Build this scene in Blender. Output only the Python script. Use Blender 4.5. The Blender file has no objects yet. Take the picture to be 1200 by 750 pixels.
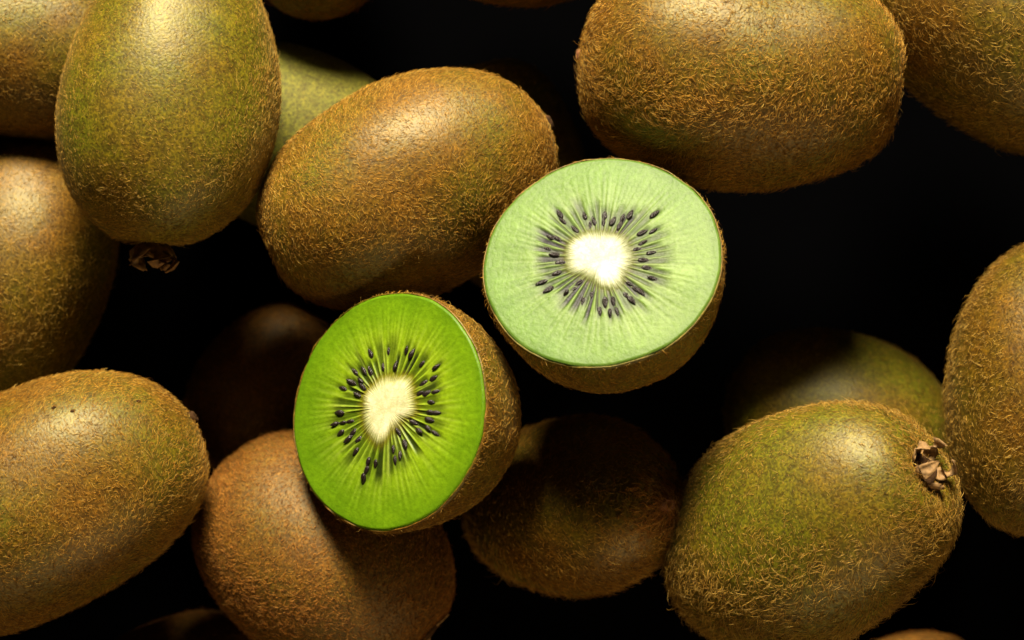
import bpy, math
import numpy as np
from mathutils import Vector, Matrix

# ------------------------------------------------------------------ camera, light, exposure
scene = bpy.context.scene
COL = scene.collection
CAM_H = 0.618            # camera height above the black table, metres
PLANE_Z = 0.068
FRAME_W = 0.2308        # width of the frame at PLANE_Z
K = FRAME_W / 1200.0 / (CAM_H - PLANE_Z)      # tangent per photo pixel


def at(px, py, z):
    """table position (metres) of something seen at photo pixel px, py and lying at height z"""
    return Vector(((px - 600.0) * K * (CAM_H - z), (375.0 - py) * K * (CAM_H - z), z))


cam_data = bpy.data.cameras.new('camera')
cam_data.sensor_width = 36.0
cam_data.lens = 36.0 / (1200.0 * K)
cam_data.clip_start = 0.01
cam_data.clip_end = 50.0
cam_data.dof.use_dof = True
cam_data.dof.focus_distance = CAM_H - 0.086
cam_data.dof.aperture_fstop = 11.0
cam = bpy.data.objects.new('camera', cam_data)
cam.location = (0, 0, CAM_H)
COL.objects.link(cam)
scene.camera = cam

world = bpy.data.worlds.new('World')
scene.world = world
world.use_nodes = True
world.node_tree.nodes['Background'].inputs[0].default_value = (0.75, 0.58, 0.40, 1)
world.node_tree.nodes['Background'].inputs[1].default_value = 0.005


def softbox(name, loc, target, sx, sy, power, col, spread=180.0):
    d = bpy.data.lights.new(name, 'AREA')
    d.shape = 'RECTANGLE'
    d.size, d.size_y = sx, sy
    d.energy = power
    d.color = col
    d.spread = math.radians(spread)
    o = bpy.data.objects.new(name, d)
    o.location = loc
    o.rotation_euler = (Vector(target) - Vector(loc)).to_track_quat('-Z', 'Y').to_euler()
    COL.objects.link(o)
    return o


softbox('key_softbox', (-0.07, 1.01, 0.70), (-0.015, 0.0, 0.06), 0.50, 0.32, 2.85, (1.0, 0.885, 0.66), 34.0)
softbox('fill_softbox', (0.16, -0.50, 0.28), (0.01, -0.03, 0.06), 0.45, 0.16, 1.15, (1.0, 0.72, 0.36))

scene.view_settings.view_transform = 'Standard'
scene.view_settings.look = 'None'
scene.view_settings.exposure = 0.0
scene.view_settings.gamma = 1.0

RNG = np.random.default_rng(11)


# ------------------------------------------------------------------ materials
def new_mat(name):
    m = bpy.data.materials.new(name)
    m.use_nodes = True
    nt = m.node_tree
    return m, nt, nt.nodes['Principled BSDF']


def N(nt, typ, **kw):
    n = nt.nodes.new(typ)
    for k, v in kw.items():
        if k.startswith('i_'):
            n.inputs[k[2:].replace('_', ' ')].default_value = v
        else:
            setattr(n, k, v)
    return n


def ramp(nt, fac, stops):
    r = nt.nodes.new('ShaderNodeValToRGB')
    e = r.color_ramp.elements
    e[0].position, e[0].color = stops[0][0], (*stops[0][1], 1)
    e[1].position, e[1].color = stops[-1][0], (*stops[-1][1], 1)
    for p, c in stops[1:-1]:
        q = e.new(p)
        q.color = (*c, 1)
    nt.links.new(fac, r.inputs[0])
    return r.outputs[0]


def mixc(nt, fac, a, b, mode='MIX'):
    m = nt.nodes.new('ShaderNodeMix')
    m.data_type = 'RGBA'
    m.blend_type = mode
    for s, v in ((0, fac), (6, a), (7, b)):
        if isinstance(v, (int, float)):
            m.inputs[s].default_value = v
        elif isinstance(v, tuple):
            m.inputs[s].default_value = (*v, 1)
        else:
            nt.links.new(v, m.inputs[s])
    return m.outputs[2]


def skin_material(name, green, brown, green_amount, rough=0.49, dots=0.5):
    m, nt, b = new_mat(name)
    tc = N(nt, 'ShaderNodeTexCoord')
    info = N(nt, 'ShaderNodeObjectInfo')
    off = N(nt, 'ShaderNodeVectorMath', operation='SCALE')
    comb = N(nt, 'ShaderNodeCombineXYZ')
    nt.links.new(info.outputs['Random'], comb.inputs[0])
    nt.links.new(info.outputs['Random'], comb.inputs[1])
    nt.links.new(comb.outputs[0], off.inputs[0])
    off.inputs['Scale'].default_value = 7.3
    add = N(nt, 'ShaderNodeVectorMath', operation='ADD')
    nt.links.new(tc.outputs['Object'], add.inputs[0])
    nt.links.new(off.outputs[0], add.inputs[1])
    big = N(nt, 'ShaderNodeTexNoise', i_Scale=48.0, i_Detail=3.0, i_Roughness=0.55)
    mid = N(nt, 'ShaderNodeTexNoise', i_Scale=420.0, i_Detail=4.0, i_Roughness=0.65)
    fine = N(nt, 'ShaderNodeTexNoise', i_Scale=1700.0, i_Detail=3.0)
    vor = N(nt, 'ShaderNodeTexVoronoi', i_Scale=900.0)
    for n in (big, mid, fine, vor):
        nt.links.new(add.outputs[0], n.inputs['Vector'])
    w = green_amount
    g = ramp(nt, big.outputs[0], [(0.40 + 0.25 * (0.5 - w), (0, 0, 0)), (0.66 + 0.25 * (0.5 - w), (1, 1, 1))])
    base = mixc(nt, g, brown, green)
    c2 = ramp(nt, mid.outputs[0], [(0.34, (0.60, 0.52, 0.44)), (0.52, (0.95, 0.95, 0.95)), (0.7, (1.35, 1.25, 1.05))])
    col = mixc(nt, 0.85, base, c2, 'MULTIPLY')
    c3 = ramp(nt, fine.outputs[0], [(0.33, (0.35, 0.30, 0.25)), (0.52, (0.95, 0.95, 0.95)), (0.68, (1.7, 1.55, 1.2))])
    col = mixc(nt, 0.8, col, c3, 'MULTIPLY')
    sp = ramp(nt, vor.outputs['Distance'], [(0.16, (0.35, 0.24, 0.16)), (0.36, (1, 1, 1))])
    col = mixc(nt, dots, col, sp, 'MULTIPLY')
    nt.links.new(col, b.inputs['Base Color'])
    b.inputs['Roughness'].default_value = rough
    b.inputs['Specular IOR Level'].default_value = 0.66
    b.inputs['Specular Tint'].default_value = (1.0, 0.92, 0.60, 1)
    b.inputs['Sheen Weight'].default_value = 0.04
    b.inputs['Sheen Roughness'].default_value = 0.4
    b.inputs['Sheen Tint'].default_value = (0.9, 0.7, 0.4, 1)
    bump = N(nt, 'ShaderNodeBump', i_Strength=0.45, i_Distance=0.00025)
    h = N(nt, 'ShaderNodeMath', operation='ADD')
    half = N(nt, 'ShaderNodeMath', operation='MULTIPLY')
    half.inputs[1].default_value = 0.3
    nt.links.new(mid.outputs[0], half.inputs[0])
    nt.links.new(half.outputs[0], h.inputs[0])
    nt.links.new(fine.outputs[0], h.inputs[1])
    nt.links.new(h.outputs[0], bump.inputs['Height'])
    nt.links.new(bump.outputs[0], b.inputs['Normal'])
    return m


M = {}
GREEN = (0.112, 0.092, 0.003)
BROWN = (0.152, 0.072, 0.004)
M['skin_green'] = skin_material('olive_skin', (0.116, 0.112, 0.003), (0.150, 0.092, 0.004), 0.66)
M['skin_mixed'] = skin_material('olive_brown_skin', GREEN, BROWN, 0.55)
M['skin_brown'] = skin_material('brown_skin', (0.130, 0.076, 0.004), (0.152, 0.064, 0.005), 0.30, 0.6)
M['skin_bare'] = skin_material('bare_green_skin', (0.120, 0.128, 0.009), (0.120, 0.108, 0.009), 0.85, 0.75, 0.6)

m, nt, b = new_mat('kiwi_fuzz')
a = N(nt, 'ShaderNodeAttribute', attribute_name='fuzz_colour')
nt.links.new(a.outputs['Color'], b.inputs['Base Color'])
b.inputs['Roughness'].default_value = 0.45
b.inputs['Specular IOR Level'].default_value = 0.18
tr = N(nt, 'ShaderNodeBsdfTranslucent')
nt.links.new(a.outputs['Color'], tr.inputs['Color'])
mx = N(nt, 'ShaderNodeMixShader')
mx.inputs[0].default_value = 0.3
nt.links.new(b.outputs[0], mx.inputs[1])
nt.links.new(tr.outputs[0], mx.inputs[2])
nt.links.new(mx.outputs[0], nt.nodes['Material Output'].inputs['Surface'])
M['fuzz'] = m

m, nt, b = new_mat('kiwi_flesh')
a = N(nt, 'ShaderNodeAttribute', attribute_name='flesh_colour')
tc = N(nt, 'ShaderNodeTexCoord')
n1 = N(nt, 'ShaderNodeTexNoise', i_Scale=900.0, i_Detail=4.0, i_Roughness=0.65)
n2 = N(nt, 'ShaderNodeTexNoise', i_Scale=160.0, i_Detail=3.0)
nt.links.new(tc.outputs['Object'], n1.inputs['Vector'])
nt.links.new(tc.outputs['Object'], n2.inputs['Vector'])
v1 = ramp(nt, n1.outputs[0], [(0.3, (0.80, 0.82, 0.72)), (0.7, (1.16, 1.14, 1.25))])
v2 = ramp(nt, n2.outputs[0], [(0.3, (0.84, 0.88, 0.80)), (0.7, (1.14, 1.10, 1.2))])
c = mixc(nt, 1.0, a.outputs['Color'], v1, 'MULTIPLY')
c = mixc(nt, 1.0, c, v2, 'MULTIPLY')
nt.links.new(c, b.inputs['Base Color'])
b.inputs['Roughness'].default_value = 0.42
b.inputs['Specular IOR Level'].default_value = 0.20
b.inputs['Subsurface Weight'].default_value = 0.22
b.inputs['Subsurface Radius'].default_value = (0.8, 1.0, 0.25)
b.inputs['Subsurface Scale'].default_value = 0.0008
bump = N(nt, 'ShaderNodeBump', i_Strength=0.45, i_Distance=0.0003)
nt.links.new(n1.outputs[0], bump.inputs['Height'])
nt.links.new(bump.outputs[0], b.inputs['Normal'])
M['flesh'] = m


def simple(name, col, rough, scale=0, var=0.3, spec=0.4):
    m, nt, b = new_mat(name)
    if scale:
        tc = N(nt, 'ShaderNodeTexCoord')
        n = N(nt, 'ShaderNodeTexNoise', i_Scale=scale, i_Detail=4.0)
        nt.links.new(tc.outputs['Object'], n.inputs['Vector'])
        lo = tuple(x * (1 - var) for x in col)
        hi = tuple(x * (1 + var) for x in col)
        nt.links.new(ramp(nt, n.outputs[0], [(0.3, lo), (0.7, hi)]), b.inputs['Base Color'])
        bump = N(nt, 'ShaderNodeBump', i_Strength=0.4, i_Distance=0.0003)
        nt.links.new(n.outputs[0], bump.inputs['Height'])
        nt.links.new(bump.outputs[0], b.inputs['Normal'])
    else:
        b.inputs['Base Color'].default_value = (*col, 1)
    b.inputs['Roughness'].default_value = rough
    b.inputs['Specular IOR Level'].default_value = spec
    return m


M['seed'] = simple('kiwi_seed', (0.016, 0.010, 0.010), 0.22, 700, 0.6, 0.5)
M['table'] = simple('black_surface', (0.0010, 0.0010, 0.0012), 0.9, 0, 0.4, 0.0)
M['sepal_pale'] = simple('dry_sepal_pale', (0.25, 0.140, 0.050), 0.7, 900, 0.5)
M['sepal_brown'] = simple('dry_sepal_brown', (0.19, 0.095, 0.032), 0.7, 900, 0.5)
M['scar'] = simple('dark_scar', (0.050, 0.024, 0.009), 0.9, 900, 0.6, 0.1)
M['tuft'] = simple('rusty_tip', (0.20, 0.075, 0.028), 0.8, 700, 0.5)


# ------------------------------------------------------------------ mesh helpers
def link_mesh(name, verts, quads, tris=None, mat=None, parent=None, smooth=True, matrix=None):
    me = bpy.data.meshes.new(name)
    nv = len(verts)
    nq = 0 if quads is None else len(quads)
    nt_ = 0 if tris is None else len(tris)
    me.vertices.add(nv)
    me.vertices.foreach_set('co', np.asarray(verts, dtype=np.float32).ravel())
    loops = []
    if nq:
        loops.append(np.asarray(quads, dtype=np.int32).ravel())
    if nt_:
        loops.append(np.asarray(tris, dtype=np.int32).ravel())
    loops = np.concatenate(loops)
    me.loops.add(len(loops))
    me.loops.foreach_set('vertex_index', loops)
    me.polygons.add(nq + nt_)
    starts = np.concatenate([np.arange(nq) * 4, nq * 4 + np.arange(nt_) * 3]).astype(np.int32)
    me.polygons.foreach_set('loop_start', starts)
    me.polygons.foreach_set('use_smooth', np.full(nq + nt_, smooth))
    me.update(calc_edges=True)
    me.validate()
    if mat:
        me.materials.append(mat)
    o = bpy.data.objects.new(name, me)
    COL.objects.link(o)
    if parent:
        o.parent = parent
    if matrix is not None:
        o.matrix_local = matrix
    return o


def add_colour(o, name, rgb):
    at_ = o.data.color_attributes.new(name, 'FLOAT_COLOR', 'POINT')
    rgba = np.ones((len(rgb), 4), dtype=np.float32)
    rgba[:, :3] = rgb
    at_.data.foreach_set('color', rgba.ravel())


def thing(name, loc, rot, label, cat, group):
    o = bpy.data.objects.new(name, None)
    o.empty_display_size = 0.01
    COL.objects.link(o)
    o.matrix_world = Matrix.Translation(loc) @ rot.to_4x4()
    o['label'] = label
    o['category'] = cat
    if group:
        o['group'] = group
    return o


def axis_rot(ang, tilt, roll=0.0):
    """local +Z (the stem end) points to image angle ang, raised by tilt towards the camera"""
    a_, t_ = math.radians(ang), math.radians(tilt)
    z = Vector((math.cos(a_) * math.cos(t_), math.sin(a_) * math.cos(t_), math.sin(t_)))
    up = Vector((0, 0, 1)) if abs(z.z) < 0.95 else Vector((0, 1, 0))
    x = up.cross(z).normalized()
    y = z.cross(x)
    m_ = Matrix((x, y, z)).transposed()
    return m_ @ Matrix.Rotation(math.radians(roll), 3, 'Z')


def unit(v):
    return v / np.maximum(np.linalg.norm(v, axis=-1, keepdims=True), 1e-12)


class Lumps:
    """smooth random field on the unit sphere"""
    def __init__(self, rng, n, freq):
        self.f = rng.normal(0, freq, (n, 3))
        self.p = rng.uniform(0, 6.28, n)
        self.n = n

    def __call__(self, u):
        return np.sin(u @ self.f.T + self.p).sum(axis=-1) / math.sqrt(self.n / 2.0)


class Shape:
    """surface of a whole kiwi: phi from the stem end (+Z), theta about the axis"""
    def __init__(self, rng, a, b, egg=0.0, flat=0.95, square=0.86, lump=0.026, dimple=0.0014):
        self.a, self.b, self.egg, self.flat, self.sq = a, b, egg, flat, square
        self.l1 = Lumps(rng, 8, 1.6)
        self.l2 = Lumps(rng, 12, 4.0)
        self.lump = lump
        self.dimple = dimple

    def pos(self, phi, th):
        s, c = np.sin(phi), np.cos(phi)
        u = np.stack([s * np.cos(th), s * np.sin(th), c], axis=-1)
        r = self.b * np.power(np.abs(s), self.sq) * (1 + self.egg * c)
        k = 1 + self.lump * self.l1(u) + 0.006 * self.l2(u)
        z = self.a * c
        # shallow dimple at the stem end, slight nipple at the blossom end
        z = z - self.dimple * np.exp(-(phi / (0.14 + 16 * self.dimple)) ** 2) - 0.0005 * np.exp(-((np.pi - phi) / 0.12) ** 2)
        return np.stack([r * np.cos(th) * k, r * np.sin(th) * k * self.flat, z * k], axis=-1)

    def frame(self, phi, th):
        e = 1e-3
        p = self.pos(phi, th)
        dp = self.pos(phi + e, th) - self.pos(phi - e, th)
        dt = self.pos(phi, th + e) - self.pos(phi, th - e)
        tp, tt = unit(dp), unit(dt)
        n = unit(np.cross(tp, tt))
        return p, n, tp, unit(np.cross(n, tp))


def grid_faces(nr, nt):
    i = np.arange(nr - 1)[:, None] * nt
    j = np.arange(nt)[None, :]
    j2 = (j + 1) % nt
    return np.stack([i + j, i + nt + j, i + nt + j2, i + j2], axis=-1).reshape(-1, 4)


def make_skin(shape, parent, mat, phi0=0.0, phi1=math.pi, nr=56, nt=88):
    ph = np.linspace(phi0 + 0.012, phi1 - 0.012, nr)
    P, T = np.meshgrid(ph, np.linspace(0, 2 * np.pi, nt, endpoint=False), indexing='ij')
    v = shape.pos(P, T).reshape(-1, 3)
    tris = []
    v = np.vstack([v, v[:nt].mean(axis=0), v[-nt:].mean(axis=0)])
    a0, a1 = nr * nt, nr * nt + 1
    for j in range(nt):
        tris.append((a0, j, (j + 1) % nt))
        tris.append((a1, (nr - 1) * nt + (j + 1) % nt, (nr - 1) * nt + j))
    return link_mesh('skin', v, grid_faces(nr, nt), tris, mat, parent)


def hair_mesh(name, parent, p, n, d1, d2, length, rad, cols, nseg=2, lift=0.4):
    """curved tapering hairs, three-sided, rooted at p"""
    nh = len(p)
    rings = []
    q = p - n * 0.00012
    dirs = []
    for s in range(nseg):
        t = (s + 0.5) / nseg
        d = unit(d1 * (1 - t) + d2 * t + n * (lift * (1.0 - 1.1 * t))[:, None])
        dirs.append(d)
    pts = [q]
    for s in range(nseg):
        pts.append(pts[-1] + dirs[s] * (length / nseg)[:, None])
    e1 = unit(np.cross(dirs[0], n) + 1e-9)
    e2 = unit(np.cross(dirs[0], e1))
    tri = [(math.cos(x), math.sin(x)) for x in (0, 2.094, 4.189)]
    for s in range(nseg):
        w = rad * (1 - 0.75 * (s / nseg) ** 1.5)
        for cx, sx in tri:
            rings.append(pts[s] + (e1 * cx + e2 * sx) * w[:, None])
    rings.append(pts[-1])
    per = 3 * nseg + 1
    v = np.stack(rings, axis=1).reshape(-1, 3)
    base = (np.arange(nh) * per)[:, None]
    quads = []
    for s in range(nseg - 1):
        for k in range(3):
            k2 = (k + 1) % 3
            quads.append((3 * s + k, 3 * s + k2, 3 * s + 3 + k2, 3 * s + 3 + k))
    tip = [(3 * (nseg - 1) + k, 3 * (nseg - 1) + (k + 1) % 3, per - 1) for k in range(3)]
    Q = (base[:, :, None] + np.array(quads)[None]).reshape(-1, 4) if quads else None
    T = (base[:, :, None] + np.array(tip)[None]).reshape(-1, 3)
    o = link_mesh(name, v, Q, T, M['fuzz'], parent)
    add_colour(o, 'fuzz_colour', np.repeat(cols, per, axis=0))
    o['kind'] = 'stuff'
    return o


GOLD = np.array([(0.64, 0.340, 0.048), (0.45, 0.225, 0.034), (0.19, 0.082, 0.014), (0.66, 0.430, 0.10)])
RUST = np.array([(0.56, 0.230, 0.036), (0.38, 0.148, 0.023), (0.18, 0.065, 0.012), (0.56, 0.28, 0.06)])
OLIVE = np.array([(0.56, 0.330, 0.055), (0.38, 0.212, 0.036), (0.17, 0.088, 0.014), (0.62, 0.410, 0.10)])


def make_fuzz(rng, shape, parent, rot, count, length, rad, palette, lift=0.45, nseg=2, swirl=1.0,
              phi_lo=0.06, phi_hi=math.pi - 0.04, worn=0.35, messy=0.55, worn_dir=(0, 0.45, 0.9)):
    u = rng.normal(0, 1, (int(count * 2.1), 3))
    u = unit(u)
    phi = np.arccos(np.clip(u[:, 2], -1, 1))
    th = np.arctan2(u[:, 1], u[:, 0])
    keep = (phi > phi_lo) & (phi < phi_hi)
    phi, th, u = phi[keep], th[keep], u[keep]
    p, n, tp, tt = shape.frame(phi, th)
    R = np.array(rot)
    nw = n @ R.T
    keep = nw[:, 2] > -0.16
    # rubbed areas carry shorter, flatter, sparser hairs
    wf = Lumps(rng, 8, 2.6)(u) * 0.5
    wd = unit(np.array([worn_dir]))[0]
    rub = np.clip(worn * (1.5 * (nw @ wd) - 0.25 + 0.55 * wf), 0, 0.85)
    keep &= rng.uniform(0, 1, len(u)) > rub * 0.45
    p, n, tp, tt, u, rub = (x[keep] for x in (p, n, tp, tt, u, rub))
    k = min(len(p), count)
    p, n, tp, tt, u, rub = (x[:k] for x in (p, n, tp, tt, u, rub))
    psi = 0.6 + swirl * Lumps(rng, 10, 3.2)(u) + rng.normal(0, messy, k)
    curl = rng.normal(0, 0.75, k)
    d1 = tp * np.cos(psi)[:, None] + tt * np.sin(psi)[:, None]
    d2 = tp * np.cos(psi + curl)[:, None] + tt * np.sin(psi + curl)[:, None]
    ln = length * rng.lognormal(-0.08, 0.33, k) * (1.0 - 0.62 * rub)
    rd = rad * rng.uniform(0.7, 1.3, k) * (1.0 - 0.35 * rub)
    pick = rng.choice(4, k, p=[0.34, 0.30, 0.20, 0.16])
    cols = palette[pick] * rng.uniform(0.75, 1.25, (k, 1))
    return hair_mesh('fuzz', parent, p, n, d1, d2, ln, rd, cols, nseg,
                     lift * rng.uniform(0.35, 1.6, k) * (1 - 0.55 * rub))


def end_tuft(rng, shape, parent, blossom, count, length, palette, spread=0.3):
    """whorl of longer hairs round one end"""
    ph = np.abs(rng.normal(0, spread, count)) + 0.03
    th = rng.uniform(0, 6.283, count)
    phi = math.pi - ph if blossom else ph
    p, n, tp, tt = shape.frame(phi, th)
    s = 1.0 if blossom else -1.0
    psi = rng.normal(0, 0.5, count)
    d1 = tp * (s * np.cos(psi))[:, None] + tt * np.sin(psi)[:, None]
    c2 = psi + rng.normal(0, 0.8, count)
    d2 = tp * (s * np.cos(c2))[:, None] + tt * np.sin(c2)[:, None]
    cols = palette[rng.choice(4, count)] * rng.uniform(0.7, 1.2, (count, 1))
    return hair_mesh('end_whorl', parent, p, n, d1, d2, length * rng.lognormal(0, 0.3, count),
                     np.full(count, 0.000065), cols, 3, rng.uniform(0.3, 1.0, count))


def strip(name, parent, mat, pts, widths, normal, thick, matrix=None, crumple=0.0, rng=RNG):
    """leaf-like sepal: a tapering curved blade with thickness"""
    pts = [Vector(q) for q in pts]
    verts, nseg, na = [], len(pts), 5
    for i, q in enumerate(pts):
        t = (pts[min(i + 1, nseg - 1)] - pts[max(i - 1, 0)]).normalized()
        side = t.cross(Vector(normal)).normalized()
        nn = side.cross(t).normalized()
        row = []
        for j in range(na):
            f = j / (na - 1) * 2 - 1
            cup = (f * f) * widths[i] * 0.45
            row.append(q + side * (f * widths[i]) + nn * (cup + rng.normal(0, crumple)))
        for v in row:
            verts.append(v + nn * thick * 0.5)
        for v in reversed(row):
            verts.append(v - nn * thick * 0.5)
    n2 = na * 2
    quads = []
    for i in range(nseg - 1):
        for j in range(n2):
            j2 = (j + 1) % n2
            quads.append((i * n2 + j, i * n2 + j2, (i + 1) * n2 + j2, (i + 1) * n2 + j))
    for i in (0, nseg - 1):
        for j in range(na - 1):
            quads.append((i * n2 + j, i * n2 + j + 1, i * n2 + n2 - 2 - j, i * n2 + n2 - 1 - j))
    return link_mesh(name, [tuple(v) for v in verts], quads, None, mat, parent, True, matrix)


def stem_end(rng, shape, parent, sepals, mat, size=0.004, out=0.9):
    """woody stalk scar with dried sepals round it"""
    top = float(shape.pos(np.array([0.02]), np.array([0.0]))[0, 2])
    prof = [(0.0, 0.0004), (0.35, 0.0003), (0.55, 0.0011), (0.75, 0.0014), (0.9, 0.0008), (1.05, -0.0012)]
    nt = 20
    v = []
    for r, z in prof:
        for j in range(nt):
            t = 2 * math.pi * j / nt
            k = 1 + 0.12 * math.sin(3 * t + 1) + rng.normal(0, 0.03)
            v.append((r * size * 0.62 * k * math.cos(t), r * size * 0.62 * k * math.sin(t), top + z + rng.normal(0, 0.00006)))
    scar = link_mesh('stalk_scar', v, grid_faces(len(prof), nt), None, M['scar'], parent)
    for (az, ln, curl, wd) in sepals:
        t = math.radians(az)
        dx, dy = math.cos(t), math.sin(t)
        pts, ws = [], []
        for i in range(7):
            f = i / 6
            r = size * 0.45 + ln * f * (math.cos(curl * f))
            z = top + 0.0006 + ln * math.sin(curl * f) * f
            pts.append((dx * r + rng.normal(0, 0.00008), dy * r + rng.normal(0, 0.00008), z))
            ws.append(wd * (0.65 + 0.6 * f - 1.15 * f ** 2.4 + 0.02))
        strip('sepal', scar, mat, pts, ws, (0, 0, 1), 0.00022, None, 0.00010, rng)
    return scar


def tip_nub(rng, shape, parent, blossom, size=0.0022, mat='tuft'):
    """dried style at the blossom end / bare dark scar"""
    ph = math.pi - 0.01 if blossom else 0.01
    z0 = float(shape.pos(np.array([ph]), np.array([0.0]))[0, 2])
    s = -1.0 if blossom else 1.0
    nt, v = 14, []
    prof = [(1.25, -0.6), (1.0, 0.1), (0.75, 0.5), (0.5, 0.55), (0.2, 0.25), (0.02, 0.2)]
    for r, z in prof:
        for j in range(nt):
            t = 2 * math.pi * j / nt
            k = 1 + 0.18 * math.sin(2 * t) + rng.normal(0, 0.07)
            v.append((r * size * k * math.cos(t), r * size * k * math.sin(t), z0 + s * (z * size + rng.normal(0, 0.00012))))
    return link_mesh('blossom_scar' if blossom else 'stalk_scar', v, grid_faces(len(prof), nt), None, M[mat], parent)


def pock(rng, shape, parent, rot, wdir, size):
    """small dark scab on the skin, where the outward normal is nearest to wdir (world)"""
    ph = rng.uniform(0.15, 3.0, 4000)
    th = rng.uniform(0, 6.28, 4000)
    p, n, tp, tt = shape.frame(ph, th)
    i = int(np.argmax((n @ np.array(rot).T) @ unit(np.array(wdir, dtype=float))))
    nt, v = 12, []
    for r, h in ((1.1, -0.00025), (0.9, 0.00012), (0.55, 0.00024), (0.05, 0.00018)):
        for j in range(nt):
            t = 2 * math.pi * j / nt
            k = size * r * (1 + rng.normal(0, 0.1))
            v.append(tuple(p[i] + tp[i] * k * math.cos(t) + tt[i] * 0.65 * k * math.sin(t) + n[i] * h))
    return link_mesh('scab', v, grid_faces(4, nt), None, M['scar'], parent)


# ------------------------------------------------------------------ the surface
def make_surface():
    n = 40
    xs = np.linspace(-1.2, 1.2, n)
    X, Y = np.meshgrid(xs, xs, indexing='ij')
    v = np.stack([X, Y, np.zeros_like(X)], axis=-1).reshape(-1, 3)
    q = []
    for i in range(n - 1):
        for j in range(n - 1):
            q.append((i * n + j, (i + 1) * n + j, (i + 1) * n + j + 1, i * n + j + 1))
    o = link_mesh('table_surface', v, q, None, M['table'])
    o['kind'] = 'structure'
    o['label'] = 'black surface under the heap of kiwis'


make_surface()

# ------------------------------------------------------------------ whole kiwis
# key: px, py (centre in the photo), z, image angle of the stem end, tilt, half length, half width, egg, material, fuzz
#FRUIT-BEGIN
FRUIT = {
    'A': (198, 118, 67, -95, 3, 34.5, 25.3, 0.065),
    'B': (0, 45, 42, 175, 0, 33.0, 23.5, 0.0),
    'C': (4, 332, 33, 250, 0, 35.0, 27.0, 0.0),
    'D': (38, 590, 65, 208, 0, 38.5, 27.3, -0.02),
    'E': (382, 645, 46, -38, 8, 33.0, 25.5, -0.03),
    'F': (477, 221, 61, 205, 0, 35.5, 26.0, 0.03),
    'G': (345, 167, 24, 160, 0, 31.0, 22.0, 0.0),
    'H': (592, 208, 20, 100, 0, 29.0, 20.0, 0.0),
    'I': (862, 84, 67, -6, 0, 35.2, 27.0, 0.03),
    'J': (1172, 30, 58, -40, 0, 36.0, 26.0, 0.0),
    'K': (1232, 450, 60, 85, 0, 34.0, 24.5, 0.0),
    'L': (990, 497, 24, 340, 0, 27.5, 23.0, 0.0),
    'M': (945, 621, 69, 33, 37, 36.5, 26.0, 0.02),
    'N': (666, 590, 46, 184, -48, 31.5, 20.5, -0.02),
    'O': (305, 458, 17, 60, 0, 22.0, 17.0, 0.0),
    'P': (362, -128, 40, 100, 0, 31.0, 21.5, 0.0),
    'Q': (205, 800, 17, 20, 0, 25.0, 17.0, 0.0),
    'R': (1050, 826, 16, 20, 0, 24.0, 17.0, 0.0),
    'U': (608, -108, 54, 0, 0, 29.0, 24.0, 0.0),
}
HALF = {   # face centre px, py, z; face normal; half length, radius
    'S': (453, 482, 84, (-0.56, 0.13, 0.82), 34.0, 26.3),
    'T': (705, 305, 90, (-0.16, 0.45, 0.87), 38.5, 26.0),
}
#FRUIT-END

# skin, palette, hairs, hair length mm, radius mm, lift, segments, worn, messy
LOOK = {
    'A': ('skin_green', OLIVE, 25670, 1.29, 0.049, 0.53, 2, 0.50, 0.6),
    'B': ('skin_mixed', OLIVE, 11079, 1.61, 0.054, 0.64, 2, 0.13, 0.6),
    'C': ('skin_mixed', OLIVE, 15305, 1.52, 0.054, 0.64, 2, 0.13, 0.6),
    'D': ('skin_mixed', GOLD, 29473, 1.52, 0.051, 0.59, 2, 0.16, 0.6),
    'E': ('skin_brown', RUST, 24720, 1.40, 0.051, 0.75, 2, 0.19, 0.7),
    'F': ('skin_mixed', GOLD, 29473, 1.38, 0.049, 0.53, 2, 0.14, 0.6),
    'G': ('skin_bare', OLIVE, 3204, 0.67, 0.034, 0.42, 2, 0.46, 0.6),
    'H': ('skin_green', OLIVE, 3329, 1.43, 0.054, 0.64, 2, 0.22, 0.6),
    'I': ('skin_mixed', GOLD, 27572, 1.90, 0.055, 0.69, 2, 0.29, 0.7),
    'J': ('skin_mixed', OLIVE, 12536, 2.19, 0.059, 0.75, 2, 0.27, 0.8),
    'K': ('skin_mixed', OLIVE, 13676, 1.99, 0.059, 0.75, 2, 0.27, 0.8),
    'L': ('skin_green', OLIVE, 8016, 1.71, 0.054, 0.64, 2, 0.6, 0.6),
    'M': ('skin_green', OLIVE, 19272, 2.37, 0.062, 0.80, 3, 0.66, 0.9),
    'N': ('skin_mixed', GOLD, 8713, 2.19, 0.060, 0.80, 3, 0.5, 0.8),
    'O': ('skin_brown', RUST, 4826, 1.61, 0.054, 0.64, 2, 0.19, 0.6),
    'P': ('skin_brown', RUST, 3700, 1.81, 0.057, 0.64, 2, 0.19, 0.6),
    'Q': ('skin_brown', RUST, 2895, 1.61, 0.054, 0.64, 2, 0.19, 0.6),
    'R': ('skin_brown', RUST, 2573, 1.61, 0.054, 0.64, 2, 0.19, 0.6),
    'U': ('skin_brown', RUST, 3329, 1.61, 0.054, 0.64, 2, 0.19, 0.6),
}
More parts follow.
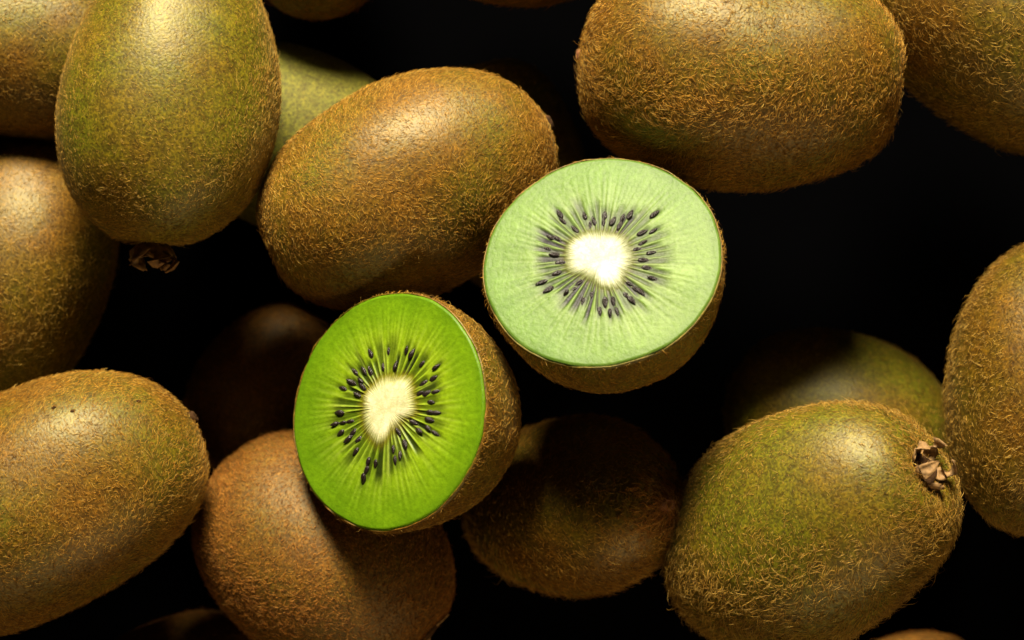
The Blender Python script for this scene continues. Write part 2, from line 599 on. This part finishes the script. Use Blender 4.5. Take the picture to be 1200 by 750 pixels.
LABEL = {
    'A': 'upright olive-gold kiwi with a pale sheen and dry brown sepals at its lower end',
    'B': 'shaded fuzzy kiwi in the top left corner, partly behind the upright shiny kiwi',
    'C': 'dim brown kiwi at the left edge, below the upright shiny kiwi',
    'D': 'large golden fuzzy kiwi in the bottom left corner, cut off by the left edge',
    'E': 'brown velvety kiwi under the saturated green half, pale slit at its lower end',
    'F': 'golden brown kiwi lying between the upright kiwi and the pale green half',
    'G': 'smooth yellow-green kiwi with hardly any fuzz, peeking out between two golden kiwis',
    'H': 'very dark green kiwi deep in the shadow behind the central golden brown kiwi',
    'I': 'big golden kiwi lying sideways at the top, dark hairy underside, above the pale half',
    'J': 'hairy olive kiwi in the top right corner, touching the big sideways kiwi',
    'K': 'hairy kiwi cut off by the right edge, midway up the picture',
    'L': 'shaded kiwi with a dull green crown, behind the kiwi with the dry stalk end',
    'M': 'large olive kiwi with shaggy hairs and a curled pale dry stalk end, bottom right',
    'N': 'small shaded kiwi with a rusty hairy tip, between green half and shaggy kiwi',
    'O': 'dark brown kiwi in the gap to the left of the saturated green half',
    'P': 'dark brown kiwi at the top edge, right of the upright shiny kiwi',
    'Q': 'dark brown kiwi at the bottom edge, between the two large lower left kiwis',
    'R': 'dark reddish brown kiwi at the bottom edge, right below the shaggy kiwi',
    'U': 'barely visible dark kiwi at the top edge, left of the big sideways kiwi',
}

for idx, (key, (px, py, z, ang, tilt, a_, b_, egg)) in enumerate(FRUIT.items()):
    rng = np.random.default_rng(100 + idx)
    skin, pal, cnt, hl, hr, lift, seg, worn, messy = LOOK[key]
    rot = axis_rot(ang, tilt, 30 * idx)
    root = thing('kiwi', at(px, py, z * 0.001), rot, LABEL[key], 'kiwi', 'whole kiwis in the heap')
    sh = Shape(rng, a_ * 0.001, b_ * 0.001, egg, flat=rng.uniform(0.90, 0.98), square=0.70 if key == 'I' else 0.86, dimple=0.0036 if key == 'M' else 0.0014)
    make_skin(sh, root, M[skin])
    make_fuzz(rng, sh, root, rot, cnt, hl * 0.001, hr * 0.001, pal, lift, seg, 1.0, worn=worn, messy=messy)
    if key == 'M':
        stem_end(rng, sh, root, [(15, 0.0046, 1.5, 0.0030), (85, 0.0052, 2.0, 0.0022), (150, 0.0042, 1.0, 0.0031),
                                 (225, 0.0066, 1.8, 0.0021), (300, 0.0060, 1.5, 0.0026)], M['sepal_pale'], 0.0072)
        end_tuft(rng, sh, root, False, 900, 0.0020, GOLD, 0.30)
    elif key == 'A':
        stem_end(rng, sh, root, [(0, 0.0062, 1.5, 0.0048), (75, 0.0058, 1.3, 0.0046), (140, 0.0066, 1.0, 0.0042),
                                 (215, 0.0060, 1.6, 0.0046), (290, 0.0060, 1.2, 0.0048)], M['sepal_brown'], 0.005)
    elif key == 'E':
        stem_end(rng, sh, root, [(20, 0.0045, 0.3, 0.0011), (120, 0.004, 0.4, 0.0011), (230, 0.0045, 0.2, 0.0012)],
                 M['sepal_pale'], 0.0045)
    elif key in 'IJKN':
        tip_nub(rng, sh, root, True, 0.0020)
        end_tuft(rng, sh, root, True, 1100 if key == 'N' else 420, 0.0026 if key == 'N' else 0.0020, RUST if key == 'N' else pal, 0.3)
        if key == 'I':
            tip_nub(rng, sh, root, False, 0.0024)
    elif key in 'FDCBL':
        tip_nub(rng, sh, root, True, 0.0017, 'scar')
    if key == 'I':
        pock(rng, sh, root, rot, (-0.86, -0.25, 0.45), 0.0013)
    if key == 'D':
        for wd in ((-0.12, 0.72, 0.69), (0.0, 0.62, 0.78), (0.45, 0.7, 0.55)):
            pock(rng, sh, root, rot, wd, 0.0006)


# ------------------------------------------------------------------ cut halves
def half_kiwi(key, label, seeds_px, core_px, pal, seed_n):
    px, py, z, nrm, a_, b_ = HALF[key]
    a_, b_ = a_ * 0.001, b_ * 0.001
    rng = np.random.default_rng(500 + seed_n)
    zc = Vector(nrm).normalized()
    xa = Vector((0, 1, 0)).cross(zc).normalized()
    ya = zc.cross(xa)
    rot = Matrix((xa, ya, zc)).transposed()
    c0 = at(px, py, z * 0.001)
    root = thing('halved_kiwi', c0, rot, label, 'kiwi half', None)
    eye = Vector((0, 0, CAM_H))

    def on_face(qx, qy):
        d = at(qx, qy, 0.0) - eye
        t = (c0 - eye).dot(zc) / d.dot(zc)
        h = eye + d * t - c0
        return h.dot(xa), h.dot(ya)

    # outline of the cut, slightly uneven
    ph_ = rng.uniform(0, 6.28, 5)

    def outline(t):
        return b_ * (1 + 0.008 * np.sin(2 * t + ph_[0]) + 0.004 * np.sin(3 * t + ph_[1]) + 0.003 * np.sin(5 * t + ph_[2]) + 0.002 * np.sin(9 * t + ph_[3]) + 0.0012 * np.sin(23 * t + ph_[4]))

    # ---------- skin cup
    nt = 144
    th = np.linspace(0, 2 * np.pi, nt, endpoint=False)
    nr = 36
    ph = np.linspace(0, math.pi / 2 - 0.02, nr)
    rows = []
    lum = Lumps(rng, 10, 2.2)
    rag = rng.normal(0, 0.00016, nt)
    rag = (rag + np.roll(rag, 1) + np.roll(rag, -1)) / 1.7
    for q in ph:                                   # outside, rim to pole
        r = np.power(math.cos(q), 0.9)
        k = 1 + 0.012 * math.sin(q) * lum(np.stack([np.cos(th) * math.cos(q), np.sin(th) * math.cos(q), np.full(nt, -math.sin(q))], -1))
        R_ = outline(th)
        rows.append(np.stack([R_ * r * k * np.cos(th), R_ * r * k * np.sin(th), np.full(nt, -a_ * math.sin(q) - (0.0003 if q == 0 else 0)) + (rag if q == 0 else 0)], -1))
    outer = np.array(rows)
    inner = outer.copy()
    inner[:, :, 0] *= 1 - 0.00028 / b_
    inner[:, :, 1] *= 1 - 0.00028 / b_
    inner[:, :, 2] *= 1 - 0.0006 / a_
    inner[0, :, 2] = rag - 0.00033
    full = np.concatenate([outer[::-1], inner], axis=0)
    v = full.reshape(-1, 3)
    fac = grid_faces(len(full), nt)
    v = np.vstack([v, [[0, 0, -a_]]])
    tris = [((2 * nr) * nt, j, (j + 1) % nt) for j in range(nt)]
    cup = link_mesh('skin', v, fac[:, ::-1], tris, M['skin_mixed'], root)

    # ---------- hairs of the cup
    cnt = 9000
    u = unit(rng.normal(0, 1, (cnt * 2, 3)))
    u[:, 2] = -np.abs(u[:, 2])
    q = np.arcsin(-u[:, 2])
    t = np.arctan2(u[:, 1], u[:, 0])

    def cup_pos(q, t):
        r = np.power(np.maximum(np.cos(q), 1e-6), 0.9)
        k = 1 + 0.012 * np.sin(q) * lum(np.stack([np.cos(t) * np.cos(q), np.sin(t) * np.cos(q), -np.sin(q)], -1))
        R_ = outline(t)
        return np.stack([R_ * r * k * np.cos(t), R_ * r * k * np.sin(t), -a_ * np.sin(q)], -1)

    e = 1e-3
    p = cup_pos(q, t)
    tq = unit(cup_pos(q + e, t) - cup_pos(np.maximum(q - e, 0), t))
    tt = unit(cup_pos(q, t + e) - cup_pos(q, t - e))
    n = unit(np.cross(tt, tq))
    n *= np.sign((n * p).sum(-1))[:, None]
    nw = n @ np.array(rot).T
    keep = (nw[:, 2] > -0.5) & (q > 0.012)
    p, n, tq, tt, q = p[keep][:cnt], n[keep][:cnt], tq[keep][:cnt], tt[keep][:cnt], q[keep][:cnt]
    k = len(p)
    psi = rng.normal(0.3, 1.0, k)
    curl = psi + rng.normal(0, 0.7, k)
    d1 = tq * np.cos(psi)[:, None] + tt * np.sin(psi)[:, None]
    d2 = tq * np.cos(curl)[:, None] + tt * np.sin(curl)[:, None]
    cols = GOLD[rng.choice(4, k)] * rng.uniform(0.7, 1.2, (k, 1))
    hair_mesh('fuzz', root, p, n, d1, d2, 0.0013 * rng.lognormal(0, 0.3, k), 0.000052 * rng.uniform(0.7, 1.3, k), cols, 2,
              np.where(q < 0.10, rng.uniform(0.5, 2.2, k), rng.uniform(0.1, 0.55, k)))

    # ---------- core outline (from its corners) and seeds
    cl = np.array([on_face(*q) for q in core_px])
    cc = cl.mean(axis=0)
    cang = np.arctan2(cl[:, 1] - cc[1], cl[:, 0] - cc[0])
    crad = np.hypot(cl[:, 0] - cc[0], cl[:, 1] - cc[1])
    o_ = np.argsort(cang)
    cang, crad = cang[o_], crad[o_]
    cang = np.concatenate([cang - 2 * np.pi, cang, cang + 2 * np.pi])
    crad = np.tile(crad, 3)

    def core_r(t):
        t = (np.asarray(t) + np.pi) % (2 * np.pi) - np.pi
        return np.interp(t, cang, crad)

    seeds = np.array([on_face(*q) for q in seeds_px])

    # ---------- flesh
    NT, NR = 420, 130
    T = np.linspace(0, 2 * np.pi, NT, endpoint=False)
    # face polar grid about the core centre, stretched out to the outline
    Rout = outline(T) - 0.00026
    ex, ey = Rout * np.cos(T), Rout * np.sin(T)
    s = np.linspace(0.004, 1.0, NR)
    X = cc[0] + (ex[None] - cc[0]) * s[:, None]
    Y = cc[1] + (ey[None] - cc[1]) * s[:, None]
    dx, dy = X - cc[0], Y - cc[1]
    rr = np.hypot(dx, dy)
    tt_ = np.arctan2(dy, dx)
    edge = np.hypot(ex - cc[0], ey - cc[1])[None]          # distance to the rim along this ray
    cr = core_r(tt_) * (1 + 0.02 * np.sin(7 * tt_ + 1))
    # g: 0 at core edge, 1 at the rim
    g = (rr - cr) / (edge - cr)

    def sm(x, a, b):
        x = np.clip((x - a) / (b - a), 0, 1)
        return x * x * (3 - 2 * x)

    # radial rays
    nray = 46
    ra = np.sort((np.arange(nray) + rng.uniform(-0.36, 0.36, nray)) / nray * 2 * np.pi - np.pi)
    rlen = rng.uniform(0.38, 0.68, nray)
    rstr = rng.uniform(0.35, 1.0, nray)
    rwid = rng.uniform(0.00009, 0.00026, nray)
    rb = rng.normal(0, 0.05, nray)
    ray = np.zeros_like(g)
    for i in range(nray):
        d_ = (tt_ - ra[i] - rb[i] * g + np.pi) % (2 * np.pi) - np.pi
        w = np.abs(d_) * rr
        ray = np.maximum(ray, np.exp(-(w / (rwid[i] * (1 + 1.1 * g))) ** 2) * rstr[i] * (1 - sm(g, rlen[i] - 0.35, rlen[i])))
    ray *= sm(g, 0.02, 0.12)
    # dark locules between the rays
    mids = (ra + np.roll(ra, -1)) / 2
    mids[-1] = (ra[-1] + ra[0] + 2 * np.pi) / 2
    gap = np.roll(ra, -1) - ra
    gap[-1] += 2 * np.pi
    loc = np.zeros_like(g)
    for i in range(nray):
        d_ = (tt_ - mids[i] - rb[i] * g + np.pi) % (2 * np.pi) - np.pi
        end = rng.uniform(*pal['loc_end'])
        w = np.abs(d_) / (gap[i] * 0.42)
        prof = np.clip(1.3 - w ** 2, 0, 1)
        loc = np.maximum(loc, prof * rng.uniform(0.55, 1.0) * sm(g, 0.0, 0.07) * (1 - sm(g, end * 0.65, end * 1.05)))
    # wet pocket round each seed
    for qx, qy in seeds:
        t0 = math.atan2(qy - cc[1], qx - cc[0])
        ex_ = (X - qx) * math.cos(t0) + (Y - qy) * math.sin(t0)
        ey_ = -(X - qx) * math.sin(t0) + (Y - qy) * math.cos(t0)
        loc = np.maximum(loc, 0.9 * np.exp(-((ex_ - 0.0003) / 0.0018) ** 2 - (ey_ / 0.00065) ** 2))
    # fine streaks
    st = np.zeros_like(g)
    for i in range(60):
        f = rng.integers(20, 130)
        st += np.sin(f * tt_ + rng.uniform(0, 6.28) + rng.normal(0, 1.5) * g) * rng.normal(0, 1)
    st /= 6.0
    # soft blotches
    bl = np.zeros_like(g)
    for i in range(24):
        f = rng.normal(0, 260, 2)
        bl += np.sin(f[0] * X + f[1] * Y + rng.uniform(0, 6.28))
    bl /= 5.0

    b2 = np.zeros_like(g)
    for i in range(10):
        f = rng.normal(0, 75, 2)
        b2 += np.sin(f[0] * X + f[1] * Y + rng.uniform(0, 6.28))
    b2 = np.clip(b2 / 3.5, -1.2, 1.2)

    def C(k):
        return np.array(pal[k])[None, None]

    def mixn(a, b, f):
        return a * (1 - f[..., None]) + b * f[..., None]

    col = np.broadcast_to(C('outer'), (*g.shape, 3)).copy()
    col = mixn(col, C('mid'), (1 - sm(g, 0.25, 0.85)) * 0.8)
    col *= (1 + 0.06 * st * sm(g, 0.05, 0.3) * (1 - 0.8 * sm(g, 0.7, 0.95)) + 0.05 * bl)[..., None]
    col *= 1 + 0.13 * b2[..., None] * np.array([1.25, 0.8, 1.0])
    streak = np.clip(st, 0, 1) * (1 - sm(g, 0.45, 0.85)) * sm(g, 0.2, 0.4)
    col = mixn(col, C('ray'), 0.22 * streak)
    col = mixn(col, C('locule'), np.clip(loc * pal['loc_k'], 0, 1))
    col = mixn(col, C('ray'), np.clip(ray * 0.60, 0, 1))
    halo = np.exp(-((g - 0.02) / 0.07) ** 2)
    col = mixn(col, C('halo'), halo * pal['halo_k'])
    col = mixn(col, C('rim'), sm(g, 0.86, 1.0) * 0.6)
    corem = 1 - sm(g + 0.01 * st, -0.10, 0.05)
    col = mixn(col, C('core') * (1 - 0.05 * np.clip(st, -1.5, 1.5) * sm(g, -0.9, -0.1))[..., None], corem)
    # relief: core a little proud, locules sunken, rim eased down
    zz = 0.00025 * corem - 0.00030 * loc + 0.00010 * ray - 0.00002 * np.clip(st, -1.5, 1.5) * (1 - sm(g, 0.6, 0.9)) * (1 - corem) \
        + 0.00006 * bl + 0.0004 * (1 - (np.hypot(X, Y) / b_) ** 2) - 0.00035 * sm(g, 0.975, 1.0)
    face = np.stack([X, Y, zz], -1)
    # underside of the flesh inside the cup
    low = []
    for q in np.linspace(0.05, math.pi / 2 - 0.05, 14):
        r = math.cos(q) ** 0.9
        kk = 0.94 if q > 0.2 else 0.985
        low.append(np.stack([Rout * r * kk * np.cos(T), Rout * r * kk * np.sin(T), np.full(NT, -(a_ - 0.0015) * math.sin(q) * kk)], -1))
    allv = np.concatenate([face, np.array(low)], axis=0)
    colv = np.concatenate([col, np.broadcast_to(C('outer'), (14, NT, 3))], axis=0)
    v = np.vstack([allv.reshape(-1, 3), [[cc[0], cc[1], zz[0].mean()]], [[0, 0, -(a_ - 0.0015) * 0.93]]])
    cv = np.vstack([colv.reshape(-1, 3), [pal['core']], [pal['outer']]])
    nrow = NR + 14
    tris = []
    for j in range(NT):
        j2 = (j + 1) % NT
        tris.append((nrow * NT, j, j2))
        tris.append((nrow * NT + 1, (nrow - 1) * NT + j2, (nrow - 1) * NT + j))
    fl = link_mesh('flesh', v, grid_faces(nrow, NT), tris, M['flesh'], root)
    add_colour(fl, 'flesh_colour', np.clip(cv, 0.002, 0.98))

    # ---------- seeds: pointed drops lying radially, half sunk in the flesh
    protos = []
    for k in range(4):
        ns, nt2 = 9, 10
        sv = []
        for i in range(ns):
            f = i / (ns - 1)
            x = f - 0.5
            r = 0.215 * (math.sin(math.pi * min(f ** 0.80, 1.0)) ** 0.75 if 0 < f < 1 else 0.0) + 0.004
            for j in range(nt2):
                t = 2 * math.pi * j / nt2
                sv.append((x * (1 + 0.04 * k), r * math.cos(t) * (1 + rng.normal(0, 0.04)), 0.72 * r * math.sin(t) * (1 + rng.normal(0, 0.04))))
        me_o = (np.array(sv), grid_faces(ns, nt2))
        protos.append(me_o)
    shared = []
    for i, (qx, qy) in enumerate(seeds):
        ang = math.atan2(qy - cc[1], qx - cc[0]) + rng.normal(0, 0.13)
        size = pal['seed'] * rng.uniform(0.82, 1.18)
        rad_ = math.hypot(qx - cc[0], qy - cc[1])
        i_t = int(round((ang % (2 * np.pi)) / (2 * np.pi) * NT)) % NT
        zf = 0.0002 + rng.uniform(*pal['seed_z']) * 0.001
        mat4 = Matrix.Translation((qx, qy, zf)) @ Matrix.Rotation(ang + math.pi * 0, 4, 'Z') @ Matrix.Rotation(rng.normal(0, 0.16), 4, 'Y') @ Matrix.Diagonal((size, size * rng.uniform(0.85, 1.15), size, 1))
        k = i % 4
        if len(shared) <= k:
            o = link_mesh('seed', protos[k][0], protos[k][1], None, M['seed'], root, True, mat4)
            shared.append(o.data)
        else:
            o = bpy.data.objects.new('seed', shared[k])
            COL.objects.link(o)
            o.parent = root
            o.matrix_local = mat4
    return root


def zoomed(pts, x0, y0, k):
    return [(x0 + x / k, y0 + y / k) for x, y in pts]


SEEDS_S = zoomed([(270, 222), (318, 215), (368, 213), (382, 222), (410, 250), (450, 258), (440, 290), (415, 303), (448, 326),
                  (405, 331), (424, 330), (435, 355), (434, 382), (448, 384), (430, 403), (446, 440), (427, 426), (403, 434), (389, 412),
                  (346, 437), (363, 471), (331, 484), (350, 500), (336, 516), (283, 525), (263, 518), (257, 542), (250, 567),
                  (228, 492), (240, 455), (222, 438), (209, 456), (187, 440), (172, 415), (193, 411), (212, 408), (184, 384),
                  (192, 317), (217, 300), (227, 272), (250, 268), (268, 270), (241, 295), (247, 312), (234, 335), (303, 258), (338, 255)],
                 320, 320, 750 / 320)
CORE_S = zoomed([(255, 370), (258, 340), (282, 310), (300, 298), (340, 292), (378, 296), (384, 320), (385, 350), (388, 385),
                 (352, 398), (325, 425), (312, 452), (290, 463), (268, 440), (258, 405)], 320, 320, 750 / 320)
SEEDS_T = zoomed([(150, 130), (165, 165), (272, 140), (318, 168), (370, 135), (364, 178), (495, 132), (443, 185), (456, 150), (613, 133),
                  (553, 222), (606, 214), (554, 271), (596, 320), (575, 392), (606, 445), (495, 474), (522, 498), (412, 560), (372, 562),
                  (245, 465), (180, 518), (62, 465), (150, 368), (102, 243), (138, 248), (306, 520), (430, 605), (92, 298), (500, 550),
                  (225, 205), (410, 165), (125, 330), (560, 355), (265, 548), (345, 598), (470, 520), (130, 420), (215, 500), (530, 300), (95, 500), (395, 615), (545, 510), (300, 180)],
                 620, 220, 750 / 180)
CORE_T = zoomed([(200, 400), (195, 330), (205, 275), (250, 242), (330, 232), (400, 236), (460, 262), (482, 310), (488, 370),
                 (455, 420), (438, 470), (395, 488), (355, 478), (320, 440), (270, 420)], 620, 220, 750 / 180)

PAL_S = dict(outer=(0.1137, 0.2227, 0.0026), mid=(0.2320, 0.3422, 0.0064), ray=(0.3028, 0.3758, 0.0574), locule=(0.0081, 0.0151, 0.0017),
             halo=(0.1357, 0.1096, 0.0063), rim=(0.0731, 0.1670, 0.0021), core=(0.6148, 0.5800, 0.3364), loc_end=(0.32, 0.58), loc_k=1.0, halo_k=0.8,
             seed=0.0025, seed_z=(-0.20, 0.14))
PAL_T = dict(outer=(0.1128, 0.2040, 0.0276), mid=(0.1320, 0.2184, 0.0396), ray=(0.2100, 0.2520, 0.1080), locule=(0.0180, 0.0144, 0.0216),
             halo=(0.1188, 0.0972, 0.0324), rim=(0.0799, 0.1490, 0.0184), core=(0.4800, 0.4656, 0.3480), loc_end=(0.34, 0.58), loc_k=1.0, halo_k=0.6,
             seed=0.0025, seed_z=(-0.30, 0.10))

half_kiwi('S', 'halved kiwi with saturated green cut face, white core and crisp black seeds', SEEDS_S, CORE_S, PAL_S, 1)
half_kiwi('T', 'halved kiwi with pale minty cut face and greyish seed ring, right of centre', SEEDS_T, CORE_T, PAL_T, 2)
